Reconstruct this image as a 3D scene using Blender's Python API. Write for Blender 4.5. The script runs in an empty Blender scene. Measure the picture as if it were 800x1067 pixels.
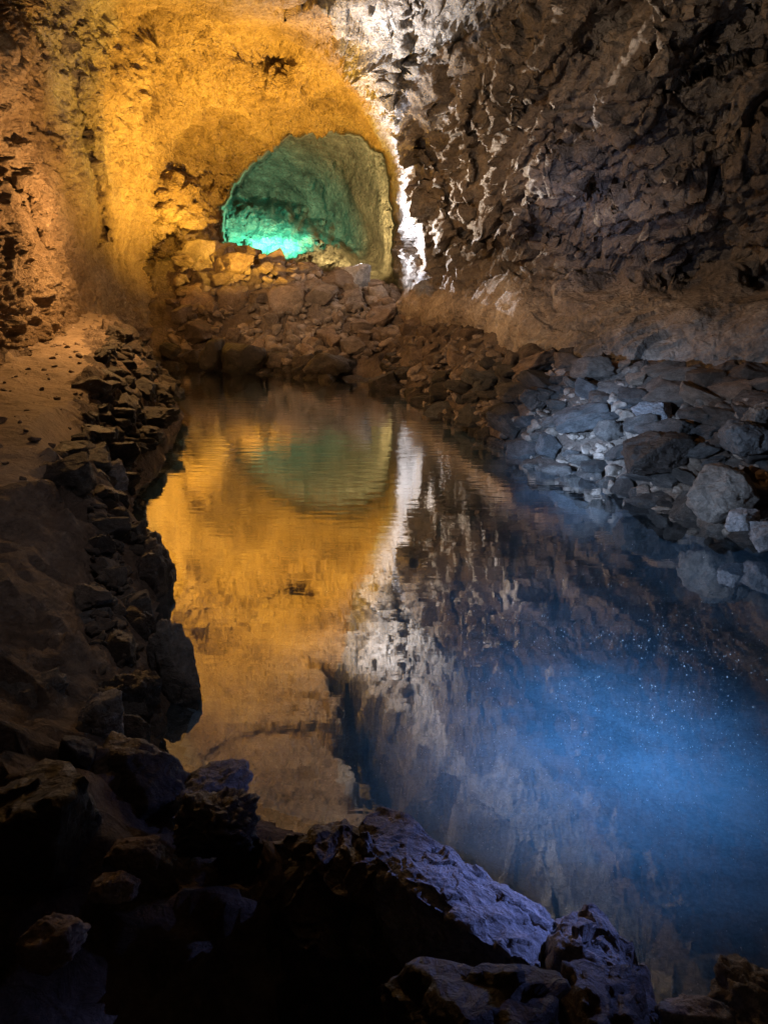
import bpy, bmesh, math, random
import numpy as np
from mathutils import Vector, Matrix, Euler
C = bpy.context.scene.collection
SC = bpy.context.scene
R_ = math.radians
rng = np.random.RandomState(7)
random.seed(7)

# ---------------------------------------------------------------- camera model (metres, water at z=0, eye 1.8 m up)
F = 770.0; HZ = 265.0; EYE = 1.8
P_ = math.atan((533.5 - HZ) / F); CP, SP = math.cos(P_), math.sin(P_)
def ray(px, py):
    a = (np.asarray(px, float) - 400) / F; b = (533.5 - np.asarray(py, float)) / F
    return np.stack([a, CP + b * SP, -SP + b * CP], -1)
def W(px, py, Y):                        # point on the sight line at distance Y up the cave
    d = ray(px, py); t = Y / d[..., 1]
    return d * t[..., None] + np.array([0, 0, EYE])
def Wz(px, py, z):                       # point on the sight line at height z
    d = ray(px, py); t = (z - EYE) / d[..., 2]
    return d * t[..., None] + np.array([0, 0, EYE])

# ---------------------------------------------------------------- noise
def _h(ix, iy, iz, s):
    h = (ix.astype(np.int64) * 73856093) ^ (iy.astype(np.int64) * 19349663) ^ (iz.astype(np.int64) * 83492791) ^ (s * 2654435761)
    h = h & 0xffffffff
    h = ((h ^ (h >> 16)) * 0x45d9f3b) & 0xffffffff
    h = ((h ^ (h >> 16)) * 0x45d9f3b) & 0xffffffff
    return h ^ (h >> 16)
def perlin(p, s=0):
    i = np.floor(p).astype(np.int64); f = p - i; u = f * f * f * (f * (f * 6 - 15) + 10)
    out = 0
    for dx in (0, 1):
        wx = u[:, 0] if dx else 1 - u[:, 0]
        for dy in (0, 1):
            wy = u[:, 1] if dy else 1 - u[:, 1]
            for dz in (0, 1):
                wz = u[:, 2] if dz else 1 - u[:, 2]
                h = _h(i[:, 0] + dx, i[:, 1] + dy, i[:, 2] + dz, s)
                gx = (h & 1023) / 511.5 - 1; gy = ((h >> 10) & 1023) / 511.5 - 1; gz = ((h >> 20) & 1023) / 511.5 - 1
                out = out + wx * wy * wz * (gx * (f[:, 0] - dx) + gy * (f[:, 1] - dy) + gz * (f[:, 2] - dz))
    return out * 1.4
def fbm(p, o=4, s=0, g=.5, ridged=False):
    a = 1.; t = 0.; q = p.copy(); n = 0
    for k in range(o):
        v = perlin(q, s + k)
        if ridged: v = 1 - 2 * np.abs(v) * 1.6
        t = t + a * v; n += a; a *= g; q = q * 2.03 + 11.3
    return t / n
def cells(p, s=0, tilt=.9):              # broken-face noise: flat tilted facets with cracks between, returns (facet, edge)
    i = np.floor(p).astype(np.int64); n = len(p)
    d1 = np.full(n, 9.); d2 = np.full(n, 9.); val = np.zeros(n)
    for dx in (-1, 0, 1):
        for dy in (-1, 0, 1):
            for dz in (-1, 0, 1):
                cx, cy, cz = i[:, 0] + dx, i[:, 1] + dy, i[:, 2] + dz
                h = _h(cx, cy, cz, s); h2 = _h(cx, cy, cz, s + 77)
                c = np.stack([cx + (h & 1023) / 1023., cy + ((h >> 10) & 1023) / 1023., cz + ((h >> 20) & 1023) / 1023.], 1)
                r = p - c; d = np.sqrt((r * r).sum(1))
                g = np.stack([(h2 & 1023) / 511.5 - 1, ((h2 >> 10) & 1023) / 511.5 - 1, ((h2 >> 20) & 1023) / 511.5 - 1], 1)
                v = (r * g).sum(1) * tilt + ((h2 >> 5) & 255) / 255. - .5
                m = d < d1
                d2 = np.where(m, d1, np.minimum(d2, d)); val = np.where(m, v, val); d1 = np.where(m, d, d1)
    return val, d2 - d1
def sst(x, a, b):
    t = np.clip((x - a) / (b - a), 0, 1); return t * t * (3 - 2 * t)
def sdf(x, y, poly):                     # signed distance to a polygon, negative inside
    P = np.asarray(poly, float); d = np.full(x.shape, 1e9); ins = np.zeros(x.shape, bool)
    for k in range(len(P)):
        ax, ay = P[k]; bx, by = P[(k + 1) % len(P)]
        ex, ey = bx - ax, by - ay; wx, wy = x - ax, y - ay
        t = np.clip((wx * ex + wy * ey) / (ex * ex + ey * ey + 1e-12), 0, 1)
        d = np.minimum(d, np.hypot(wx - ex * t, wy - ey * t))
        c = ((ay <= y) & (by > y)) | ((by <= y) & (ay > y))
        xi = ax + (y - ay) / (by - ay if by != ay else 1e-9) * ex
        ins ^= c & (x < xi)
    return np.where(ins, -d, d)
class RBF:
    def __init__(s, P, v, c=.03, lin=True):
        s.P = np.asarray(P, float); s.c = c; n = len(s.P)
        A = np.sqrt(((s.P[:, None] - s.P[None]) ** 2).sum(2) + c * c) + np.eye(n) * -1e-4
        s.m = np.mean(v); s.w = np.linalg.solve(A, np.asarray(v) - s.m)
    def __call__(s, Q):
        out = np.empty(len(Q))
        for k in range(0, len(Q), 20000):
            q = Q[k:k + 20000]
            out[k:k + 20000] = np.sqrt(((q[:, None] - s.P[None]) ** 2).sum(2) + s.c ** 2) @ s.w + s.m
        return out

# ---------------------------------------------------------------- materials
def newmat(name):
    m = bpy.data.materials.new(name); m.use_nodes = True; nt = m.node_tree; nt.nodes.clear()
    out = nt.nodes.new('ShaderNodeOutputMaterial'); return m, nt, out
def N(nt, t, **k):
    n = nt.nodes.new(t)
    for a, b in k.items():
        if a in n.inputs.keys() if hasattr(n.inputs, 'keys') else False: n.inputs[a].default_value = b
        else: setattr(n, a, b)
    return n
def ramp(nt, stops, src):
    r = nt.nodes.new('ShaderNodeValToRGB'); e = r.color_ramp.elements
    while len(e) < len(stops): e.new(.5)
    for k, (p, c) in enumerate(stops):
        e[k].position = p; e[k].color = (c[0], c[1], c[2], 1) if hasattr(c, '__len__') else (c, c, c, 1)
    nt.links.new(src, r.inputs[0]); return r.outputs[0]
def math_(nt, op, a, b=None):
    m = nt.nodes.new('ShaderNodeMath'); m.operation = op
    for i, v in enumerate((a, b)):
        if v is None: continue
        if hasattr(v, 'is_linked'): nt.links.new(v, m.inputs[i])
        else: m.inputs[i].default_value = v
    return m.outputs[0]
def mixc(nt, f, a, b, mode='MIX'):
    m = nt.nodes.new('ShaderNodeMix'); m.data_type = 'RGBA'; m.blend_type = mode
    for i, v in ((0, f), (6, a), (7, b)):
        if hasattr(v, 'is_linked'): nt.links.new(v, m.inputs[i])
        elif hasattr(v, '__len__'): m.inputs[i].default_value = (v[0], v[1], v[2], 1)
        else: m.inputs[i].default_value = v
    return m.outputs[2]
def noise(nt, co, scale, detail=6, rough=.6, dist=0, lac=2.0, typ=None):
    n = nt.nodes.new('ShaderNodeTexNoise'); n.inputs['Scale'].default_value = scale; n.inputs['Detail'].default_value = detail
    n.inputs['Roughness'].default_value = rough; n.inputs['Distortion'].default_value = dist
    if typ: n.noise_type = typ
    nt.links.new(co, n.inputs['Vector']); return n.outputs[0]
def mapping(nt, co, rot=(0, 0, 0), sc=(1, 1, 1), loc=(0, 0, 0)):
    m = nt.nodes.new('ShaderNodeMapping'); m.inputs['Rotation'].default_value = rot; m.inputs['Scale'].default_value = sc
    m.inputs['Location'].default_value = loc
    nt.links.new(co, m.inputs['Vector']); return m.outputs[0]
def rock_mat(name, c_dark, c_mid, c_light, scale=1., bump=1., rough=.85, world=True, attr=False, vary=0, speck=.5, wet=0, rot=(.3, .5, .2), stretch=(1, 1, 1.25)):
    m, nt, out = newmat(name)
    if world: co = nt.nodes.new('ShaderNodeNewGeometry').outputs['Position']
    else:
        tc = nt.nodes.new('ShaderNodeTexCoord').outputs['Object']; oi = nt.nodes.new('ShaderNodeObjectInfo')
        sc_ = nt.nodes.new('ShaderNodeVectorMath'); sc_.operation = 'ADD'; nt.links.new(tc, sc_.inputs[0])
        mm = math_(nt, 'MULTIPLY', oi.outputs['Random'], 37.0); nt.links.new(mm, sc_.inputs[1]); co = sc_.outputs[0]
    st = mapping(nt, co, rot, stretch)
    big = noise(nt, co, .9 * scale, 5, .6, .4); med = noise(nt, st, 4.5 * scale, 8, .65, .8); fine = noise(nt, st, 26 * scale, 8, .7, .3)
    mus = noise(nt, st, 11 * scale, 10, .75, .6)
    f = math_(nt, 'ADD', math_(nt, 'MULTIPLY', big, .45), math_(nt, 'ADD', math_(nt, 'MULTIPLY', med, .35), math_(nt, 'MULTIPLY', mus, .2)))
    col = ramp(nt, [(.38, c_dark), (.5, c_mid), (.63, c_light)], f)
    col = mixc(nt, speck, col, ramp(nt, [(.35, .45), (.5, .95), (.68, 1.35)], fine), 'MULTIPLY')
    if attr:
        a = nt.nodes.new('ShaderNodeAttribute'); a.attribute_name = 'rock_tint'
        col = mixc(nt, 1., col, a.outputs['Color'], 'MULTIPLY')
    if vary:
        oi = nt.nodes.new('ShaderNodeObjectInfo')
        col = mixc(nt, vary, col, ramp(nt, [(0, (.45, .42, .4)), (.35, (1.0, .9, .8)), (.65, (.8, .85, .9)), (1, (1.7, 1.5, 1.3))], oi.outputs['Random']), 'MULTIPLY')
    v1 = nt.nodes.new('ShaderNodeTexVoronoi'); v1.feature = 'F1'; v1.inputs['Scale'].default_value = 9 * scale; v1.inputs['Detail'].default_value = 2
    ws = nt.nodes.new('ShaderNodeVectorMath'); ws.operation = 'ADD'; nt.links.new(st, ws.inputs[0])
    nz = nt.nodes.new('ShaderNodeTexNoise'); nz.inputs['Scale'].default_value = 5 * scale; nt.links.new(st, nz.inputs['Vector'])
    sm = nt.nodes.new('ShaderNodeVectorMath'); sm.operation = 'SCALE'; sm.inputs['Scale'].default_value = .35 / scale; nt.links.new(nz.outputs[1], sm.inputs[0]); nt.links.new(sm.outputs[0], ws.inputs[1])
    nt.links.new(ws.outputs[0], v1.inputs['Vector'])
    hsum = math_(nt, 'ADD', math_(nt, 'MULTIPLY', v1.outputs['Distance'], .5), math_(nt, 'ADD', math_(nt, 'MULTIPLY', mus, .9), math_(nt, 'MULTIPLY', fine, .35)))
    b = nt.nodes.new('ShaderNodeBump'); b.inputs['Strength'].default_value = 1.0; b.inputs['Distance'].default_value = .05 * bump / scale
    nt.links.new(hsum, b.inputs['Height'])
    pr = nt.nodes.new('ShaderNodeBsdfPrincipled'); nt.links.new(col, pr.inputs['Base Color']); nt.links.new(b.outputs[0], pr.inputs['Normal'])
    pr.inputs['Roughness'].default_value = rough; pr.inputs['Specular IOR Level'].default_value = .25 if not wet else .5
    nt.links.new(pr.outputs[0], out.inputs[0]); return m
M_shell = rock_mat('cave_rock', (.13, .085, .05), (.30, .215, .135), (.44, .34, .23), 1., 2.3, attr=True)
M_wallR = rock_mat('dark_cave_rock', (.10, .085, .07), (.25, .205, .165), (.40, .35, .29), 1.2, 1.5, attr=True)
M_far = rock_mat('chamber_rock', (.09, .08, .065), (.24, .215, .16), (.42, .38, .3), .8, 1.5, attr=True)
M_ground = rock_mat('bank_earth', (.05, .038, .03), (.12, .09, .07), (.22, .17, .13), 1.3, 1.0)
M_path = rock_mat('trodden_earth', (.16, .12, .085), (.25, .19, .135), (.33, .26, .19), 1.1, .35, speck=.3)
M_rub = rock_mat('rubble_rock', (.13, .10, .075), (.26, .20, .155), (.42, .34, .27), 2.6, 1.3, world=False, vary=.75)
M_bas = rock_mat('basalt', (.05, .048, .046), (.12, .115, .11), (.24, .23, .22), 1.8, .9, .7, world=False, vary=.8)
M_dark = rock_mat('dark_shore_rock', (.018, .014, .012), (.045, .036, .03), (.12, .095, .08), 1.8, 1.0, .55, world=False, vary=.7, wet=1)
M_slab = rock_mat('pale_foreground_rock', (.12, .115, .11), (.26, .25, .25), (.42, .41, .42), 2.6, 1.1, .85, world=False, speck=.7)

# ---------------------------------------------------------------- object helpers
def tagS(o): o['kind'] = 'structure'
def mesh_from(name, V, Fc, mat, smooth=True):
    me = bpy.data.meshes.new(name); V = np.asarray(V, np.float32); Fc = np.asarray(Fc, np.int32)
    me.vertices.add(len(V)); me.vertices.foreach_set('co', V.ravel())
    k = Fc.shape[1]; me.loops.add(Fc.size); me.loops.foreach_set('vertex_index', Fc.ravel())
    me.polygons.add(len(Fc)); me.polygons.foreach_set('loop_start', np.arange(0, Fc.size, k, dtype=np.int32))
    me.polygons.foreach_set('loop_total', np.full(len(Fc), k, np.int32))
    me.polygons.foreach_set('use_smooth', np.full(len(Fc), smooth, bool))
    me.update(calc_edges=True); me.materials.append(mat); return me
def link(name, me):
    o = bpy.data.objects.new(name, me); C.objects.link(o); return o
def tag(o, label, cat, group=None):
    o['label'] = label; o['category'] = cat
    if group: o['group'] = group
    return o
def vnormals(V, Fc):
    a = V[Fc[:, 2]] - V[Fc[:, 0]]; b = V[Fc[:, 3 % Fc.shape[1]]] - V[Fc[:, 1]]
    n = np.cross(a, b); o = np.zeros_like(V)
    for k in range(Fc.shape[1]): 
        for c in range(3): o[:, c] += np.bincount(Fc[:, k], n[:, c], len(V))
    return o / (np.linalg.norm(o, axis=1, keepdims=True) + 1e-12)
def submesh(name, V, Fc, nrm, sel, mat, tint=None):
    f = Fc[sel]; ids, inv = np.unique(f, return_inverse=True); f = inv.reshape(f.shape)
    me = mesh_from(name, V[ids], f, mat)
    if tint is not None:
        at = me.attributes.new('rock_tint', 'FLOAT_COLOR', 'POINT')
        at.data.foreach_set('color', np.concatenate([tint[ids], np.ones((len(ids), 1))], 1).astype(np.float32).ravel())
    me.normals_split_custom_set_from_vertices([tuple(x) for x in nrm[ids]])
    return link(name, me)
def gridfaces(nr, nc):
    i = np.arange((nr - 1) * (nc - 1)); r = i // (nc - 1); c = i % (nc - 1); a = r * nc + c
    return np.stack([a, a + 1, a + nc + 1, a + nc], 1)

# ================================================================ CAVE SHELL
def tube_r(d):                            # a plain rounded passage, used where the photo shows nothing
    lo = np.full(len(d), .05); hi = np.full(len(d), 60.)
    for _ in range(40):
        m = (lo + hi) / 2; q = d * m[:, None]
        xc = .5 - .0 * q[:, 1]
        v = np.abs((q[:, 0] - xc) / 4.0) ** 3 + np.abs((q[:, 2] + 1.8 - 1.2) / 4.0) ** 3 + np.where(q[:, 1] < 0, np.abs(q[:, 1] / 4.5) ** 3, 0)
        ins = v < 1; lo = np.where(ins, m, lo); hi = np.where(ins, hi, m)
    return (lo + hi) / 2
def ctrl(pts, extra_w=()):
    P = np.array(pts, float); p = W(P[:, 0], P[:, 1], P[:, 2]) - np.array([0, 0, EYE])
    if len(extra_w): p = np.concatenate([p, np.array(extra_w, float) - np.array([0, 0, EYE])])
    r = np.linalg.norm(p, axis=1); return p / r[:, None], np.log(r)
def outside(azr, els):
    o = []
    for az in azr:
        for el in els:
            a, e = R_(az), R_(el); o.append((math.sin(a) * math.cos(e), math.cos(a) * math.cos(e), math.sin(e)))
    return np.array(o)
main_px = [(0, 375, 7.0), (0, 290, 7.2), (0, 200, 7.5), (0, 100, 7.9), (0, 0, 8.2),
  (60, 340, 8.6), (60, 260, 8.9), (60, 190, 9.0), (60, 100, 9.4), (60, 0, 9.4),
  (110, 300, 11.), (110, 200, 11.2), (110, 100, 11.2), (110, 0, 10.6),
  (150, 275, 14.6), (150, 200, 14.), (150, 100, 12.8), (150, 0, 11.2),
  (175, 260, 15.4), (200, 262, 15.3), (200, 215, 15.2), (185, 165, 15.4), (205, 130, 15), (200, 80, 13.3), (200, 0, 11.3),
  (228, 262, 15.8), (228, 215, 16.), (232, 170, 16.4), (260, 165, 16.8), (260, 110, 14.8), (260, 0, 11.),
  (285, 45, 13.6), (300, 137, 16.4), (300, 90, 14.2), (300, 0, 10.9),
  (340, 131, 16.3), (340, 70, 13.7), (340, 0, 11.), (375, 139, 16.), (368, 70, 13.3),
  (403, 165, 15.2), (411, 200, 15), (414, 300, 14.8), (320, 250, 16.3), (320, 200, 16.5),
  (428, 300, 13.4), (426, 200, 13.3), (414, 150, 13.3), (400, 100, 12.8), (420, 60, 12.2), (450, 30, 11.5), (480, 10, 11.0), (540, 0, 10.5),
  (440, 0, 11.1), (500, 60, 11.2), (600, 100, 11), (600, 250, 11.5), (450, 250, 13.5), (700, 100, 10), (800, 100, 9.4), (800, 250, 9.6),
  (0, 450, 7), (60, 450, 8.6), (110, 450, 11), (200, 450, 15.3), (320, 450, 16.3), (420, 450, 14), (600, 450, 11), (800, 450, 9)]
ceil_w = []
for Y in (1.5, 3, 4.5, 6, 7.5, 9.):
    for X, z in ((-3.2, 3.6), (-2.2, 4.6), (-1, 5.0), (0.3, 5.1), (1.6, 5.0), (2.8, 4.8)):
        if Y > 8 and X > 2: continue
        ceil_w.append((X - .06 * (Y - 3), Y, z + .06 * math.sin(Y * 2 + X)))
d1, v1 = ctrl(main_px, ceil_w)
o1 = outside(list(range(45, 320, 22)), (-25, 0, 25, 50)); o1 = np.concatenate([o1, outside((0, 120, 240), (75,))])
RB_main = RBF(np.concatenate([d1, o1]), np.concatenate([v1, np.log(tube_r(o1))]), .02)
right_px = [(440, 300, 12.4), (432, 250, 12.3), (428, 200, 12.2), (410, 130, 12.2), (430, 90, 11.6), (450, 60, 11.2), (495, 30, 10.6), (540, 0, 10.2),
  (405, 300, 13.4), (440, 290, 12.6), (540, 290, 10.1), (640, 302, 8.9), (720, 303, 8.3), (800, 300, 7.9),
  (400, 328, 13.6), (430, 338, 12.4), (480, 348, 10.8), (560, 378, 8.4), (620, 390, 7.4), (720, 398, 6.8), (800, 402, 6.3),
  (415, 318, 13.), (470, 322, 10.9), (540, 335, 8.9), (640, 348, 7.5), (720, 350, 7.0), (800, 352, 6.5),
  (475, 303, 11.2), (540, 305, 9.5), (640, 318, 8.1), (720, 316, 7.5), (800, 315, 7.0),
  (500, 270, 11.1), (500, 200, 10.8), (500, 100, 10.6), (460, 150, 11.6), (460, 230, 11.8), (550, 200, 9.9), (600, 270, 9.5), (600, 200, 9.2), (600, 100, 9.1), (600, 0, 9.2),
  (560, 60, 9.8), (700, 270, 8.6), (700, 200, 8.1), (700, 100, 7.9), (700, 0, 8.1), (800, 270, 7.9), (800, 200, 7.4), (800, 100, 7.0), (800, 0, 7.1),
  (400, 420, 13.6), (480, 420, 10.8), (560, 450, 8.5), (620, 470, 7.5), (720, 500, 6.9), (800, 520, 6.4), (700, -150, 7.6), (800, -150, 6.6), (560, -60, 9.6),
  (640, -250, 7.6), (800, -300, 6.0)]
rw = []
for Y in (0, 1.5, 3, 4.6):
    for z in (0, 1.4, 3, 4.2): rw.append((4.6 + (.25 if 1 < z < 4 else 0), Y + .01, z))
d2, v2 = ctrl(right_px, rw)
o2 = outside((120, 150), (-25, 0, 25, 50))
RB_right = RBF(np.concatenate([d2, o2]), np.concatenate([v2, np.log(tube_r(o2))]), .02)
far_px = [(225, 130, 22), (300, 120, 20.5), (350, 125, 20), (420, 130, 18.5), (300, 160, 23), (350, 170, 22.5), (400, 180, 19.5), (260, 190, 25.),
  (300, 215, 25.5), (350, 235, 24), (225, 205, 25.), (250, 215, 25.5), (260, 240, 25.), (300, 265, 25), (380, 255, 22), (410, 230, 19.5),
  (400, 300, 19.), (430, 300, 18), (430, 180, 18.), (225, 300, 24.), (320, 330, 24), (430, 330, 17)]
d3, v3 = ctrl(far_px); RB_far = RBF(d3, v3, .01)

def axis(lo, hi, fine0, fine1, df, dc):
    a = list(np.arange(fine0, fine1, df)); x = fine0; s = df; L = []
    while x > lo: s = min(s * 1.25, dc); x -= s; L.append(x)
    x = fine1; s = df; Rr = [fine1]
    while x < hi: s = min(s * 1.25, dc); x += s; Rr.append(x)
    return np.array(L[::-1] + a + Rr)
AZ = axis(-178, 178, -29, 29, .1, 3.); 
EL = np.concatenate([np.arange(-26, -11, 1.), np.arange(-11, 17, .095), np.arange(17, 42, .2), np.arange(42, 60, .6), np.arange(60, 89, 3.)])
AZ = np.clip(AZ, -180, 180)
az, el = np.meshgrid(R_(1) * AZ, R_(1) * EL); nr, nc = az.shape; az = az.ravel(); el = el.ravel()
D = np.stack([np.sin(az) * np.cos(el), np.cos(az) * np.cos(el), np.sin(el)], 1)
fw = D[:, 1] * CP - D[:, 2] * SP
upc = D[:, 1] * SP + D[:, 2] * CP
front = fw > .15
PX = np.where(front, 400 + F * D[:, 0] / np.where(front, fw, 1), np.where(D[:, 0] > 0, 5000, -5000))
PY = np.where(front, 533.5 - F * upc / np.where(front, fw, 1), -5000)
wob = np.stack([PX / 14., PY / 14., np.zeros_like(PX)], 1); inpic = front & (np.abs(PX - 400) < 900)
WX = np.zeros(len(PX)); WY = np.zeros(len(PX))
WX[inpic] = fbm(wob[inpic], 3, 5) * 9; WY[inpic] = fbm(wob[inpic], 3, 9) * 9
qx, qy = PX + WX, PY + WY
Ls = RB_main(D)
right_poly = [(400, 330), (412, 312), (436, 296), (440, 280), (436, 240), (428, 205), (420, 170), (406, 132), (410, 112), (430, 90), (450, 62), (495, 32), (540, 2), (590, -40), (660, -95), (760, -160), (1000, -330), (1800, -1200), (6000, -1200), (6000, 3000), (400, 3000)]
sdR = sdf(qx, qy, right_poly)
mR = 1 - sst(sdR, -4, 2)
mR = np.where(front, mR, np.where((D[:, 0] > 0) & (D[:, 2] < .5 * np.hypot(D[:, 0], D[:, 1])), 1., 0.))
Lr = RB_right(D)
slab = [(705, -40), (655, 50), (628, 90), (612, 138), (592, 128), (562, 150), (546, 182), (562, 205), (640, 185), (720, 190), (900, 120), (900, -60)]
sdS = sdf(PX + WX * .6, PY + WY * .6, slab)
Lr = Lr - .045 * (1 - sst(sdS, -6, 1)) * (1 - sst(PX, 640, 800))
for pts, dp_, wd_ in (([(705, -20), (650, 55), (615, 135), (555, 180), (545, 215), (490, 265)], .055, 150), ([(560, 40), (545, 90), (505, 180), (496, 250)], .035, 90), ([(470, 110), (462, 160), (450, 270)], .03, 60), ([(800, 130), (720, 170), (640, 200), (600, 270)], .03, 130), ([(600, -40), (580, 20), (545, 80)], .03, 70)):
    pts = sorted(pts, key=lambda q: q[1]); yy = [q[1] for q in pts]; u = PX + WX * 1.3 - np.interp(PY + WY, yy, [q[0] for q in pts])
    Lr = Lr - dp_ * sst(u, -5, 4) * (1 - sst(u, 8, wd_)) * sst(PY, yy[0] - 40, yy[0] + 20) * (1 - sst(PY, yy[-1] - 25, yy[-1] + 15))
edge2 = [(500, 60), (520, 90), (512, 130), (530, 140), (545, 100), (600, 40), (640, -20), (560, -20)]
Lr = Lr - .02 * (1 - sst(sdf(PX + WX, PY + WY, edge2), -5, 2))
Ls = Ls * (1 - mR) + np.minimum(Lr, Ls + .3) * mR
arch = [(226, 330), (229, 250), (231, 215), (246, 188), (268, 162), (300, 141), (340, 133), (375, 141), (400, 160), (408, 182), (412, 230), (414, 300), (412, 330)]
def poly_d(pts):
    d = np.full(len(PX), 1e9)
    x = PX + WX * .6; y = PY + WY * .6
    for (ax, ay), (bx, by) in zip(pts[:-1], pts[1:]):
        ex, ey = bx - ax, by - ay; t = np.clip(((x - ax) * ex + (y - ay) * ey) / (ex * ex + ey * ey), 0, 1)
        d = np.minimum(d, np.hypot(x - ax - ex * t, y - ay - ey * t))
    return d
for pts, wd_, dp_ in (([(86, 140), (97, 180), (103, 215), (101, 255)], 4.5, .05), ([(-10, 175), (20, 195), (42, 222)], 4, .04), ([(22, 212), (40, 240), (44, 260)], 3, .035), ([(60, 40), (72, 75), (88, 140)], 3, .025),
      ([(830, 45), (770, 60), (735, 76), (705, 90), (680, 104)], 3, .035), ([(640, 150), (610, 172), (575, 180)], 3, .03), ([(690, 250), (740, 235), (775, 190), (800, 185)], 5, .04), ([(590, 130), (570, 160), (556, 215), (560, 250)], 3.5, .03),
      ([(500, 90), (490, 130), (498, 180), (480, 215)], 3.5, .03), ([(440, 150), (462, 180), (470, 230), (500, 262)], 3.5, .03), ([(700, 20), (680, 60), (690, 90), (725, 120), (760, 130)], 3, .03), ([(520, 215), (560, 240), (610, 262), (680, 272)], 3, .03)):
    Ls = Ls + .5 * dp_ * (1 - sst(poly_d(pts), 0, wd_ * 1.6)) * front
outer = [(100, -60), (160, -30), (215, 2), (262, 24), (318, 38), (345, 78), (372, 112), (400, 150), (425, 60), (440, -60)]
Ls = Ls - .03 * (1 - sst(sdf(PX + WX * .9, PY + WY * .9, outer), -14, 3)) * (1 - mR)
hollow = [(205, -30), (215, 12), (258, 26), (310, 40), (322, 60), (312, 82), (285, 82), (245, 66), (200, 40), (180, -20)]
Ls = Ls + .02 * (1 - sst(sdf(PX + WX * .6, PY + WY * .6, hollow), -26, 6)) * sst(PY + .35 * (300 - PX), 0, 40)
bulge = [(140, 320), (158, 250), (163, 200), (178, 181), (200, 185), (217, 201), (227, 217), (229, 262), (226, 320)]
Ls = Ls - .025 * (1 - sst(sdf(PX + WX * .8, PY + WY * .8, bulge), -9, 2)) * sst(PX, 140, 175)
sdA = sdf(PX + WX * .9, PY + WY * .9, arch); mA = 1 - sst(sdA, -5, 1.)
Lf = np.zeros(len(D)); s_ = sdA < 12; Lf[s_] = RB_far(D[s_])
d4, v4 = ctrl([(232, 196, 23), (295, 208, 23), (338, 234, 21.5), (380, 268, 19.8), (410, 300, 18.5), (240, 285, 18.6), (300, 288, 18.2), (340, 302, 17.6), (225, 330, 17.4), (260, 245, 20.8), (420, 330, 17)])
Lsl = np.zeros(len(D)); Lsl[s_] = RBF(d4, v4, .01)(D[s_])
slope = [(200, 190), (226, 192), (252, 196), (295, 206), (338, 232), (378, 262), (404, 286), (440, 312), (440, 400), (200, 400)]
mS = 1 - sst(sdf(PX + WX * 1.6, PY + WY * 1.6, slope), -26, 2)
mSl = mS * s_
Lf = Lf * (1 - mS) + np.minimum(Lsl, Lf) * mS
mA[~s_] = 0; Ls = Ls * (1 - mA) + Lf * mA
V = D * np.exp(Ls)[:, None] + np.array([0, 0, EYE])
Fc = gridfaces(nr, nc)[:, ::-1]
# dark pocket high in the roof, beside the pale band
pocket = [(-1.15, 11.0), (-.9, 9.9), (-.6, 8.8), (-.3, 7.8), (-.1, 6.6), (.5, 5.4), (1.7, 5.6), (1.8, 7.0), (.75, 8.7), (-.4, 10.5)]
sdP = sdf(V[:, 0] + fbm(V * 1.6, 2, 3) * .35, V[:, 1] + fbm(V * 1.6, 2, 4) * .35, pocket); up = sst(V[:, 2], 4.0, 4.5) * (1 - mA) * (1 - mR)
V[:, 2] += 1.5 * (1 - sst(sdP, -.35, .05)) * up
# displacement
n0 = vnormals(V, Fc); 
if (n0 * D).sum(1).mean() > 0: n0 = -n0; 
far_f = np.exp(Ls) 
isR = mR * (1 - mA); isF = mA; isM = 1 - np.maximum(isR, isF)
w1 = np.stack([fbm(V * .9, 2, 21), fbm(V * .9, 2, 22), fbm(V * .9, 2, 23)], 1)
Vw = V + w1 * .35
def rotm(p, e): return p @ np.array(Euler(e).to_matrix()).T
pm = rotm(Vw, (.5, .3, .4)) * np.array([1, 1, 2.0])
dsp = fbm(V * .55, 3, 1) * .35
r1 = fbm(pm * 1.6, 4, 31, .55, True)
c1, e1 = cells(rotm(Vw, (.2, .6, .3)) * np.array([1.1, 1.1, 1.9]), 5)
c2, e2 = cells(rotm(Vw, (.1, .7, .9)) * np.array([3.3, 3.3, 5.2]), 6)
c3, e3 = cells(rotm(Vw + w1 * .3, (.4, .2, .1)) * np.array([8., 8., 14.]), 8)
f2 = fbm(pm * 6, 4, 41, .6, True)
left = dsp + isM * (r1 * .11 + c1 * .06 + c2 * .08 + c3 * .03 + f2 * .055)
right = c1 * .22 + c2 * .10 + c3 * .035 + f2 * .02 - .06 * (1 - sst(e1, 0, .12)) - .025 * (1 - sst(e2, 0, .12)) + r1 * .08
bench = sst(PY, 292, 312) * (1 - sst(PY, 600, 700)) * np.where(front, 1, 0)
right = right * (1 - .62 * bench)
farr = c1 * .05 * (1 - mSl) + mSl * (r1 * .16 + c2 * .10) + f2 * .05 + dsp * 1.3
strip = 1 - sst(np.abs(sdf(PX, PY, [(405, 165), (412, 300), (436, 300), (428, 200), (408, 130), (450, 62), (540, 0), (540, -60), (320, -60), (340, 0), (360, 70)])), 0, 6)
tmpv = fbm(V * 1.2, 4, 61) * 22
rim_m = 1 - sst(np.abs(sdf(PX + tmpv * .5, PY + tmpv * .5, [(405, 165), (410, 200), (413, 300), (440, 300), (432, 200), (410, 130), (432, 90), (452, 62), (497, 32), (540, 2), (540, -80), (330, -80), (338, 0), (352, 35), (368, 75), (385, 115)])), 4, 30)
left = left + rim_m * (c2 * .07 + c3 * .05 + f2 * .05 - .04 * (1 - sst(e2, 0, .12)))
roof_f = 1 - .72 * sst(-PY, -10, 70)
left = dsp + (left - dsp) * roof_f; right = right * np.where(front, 1 - .6 * sst(-PY, 0, 120), .6)
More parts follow.
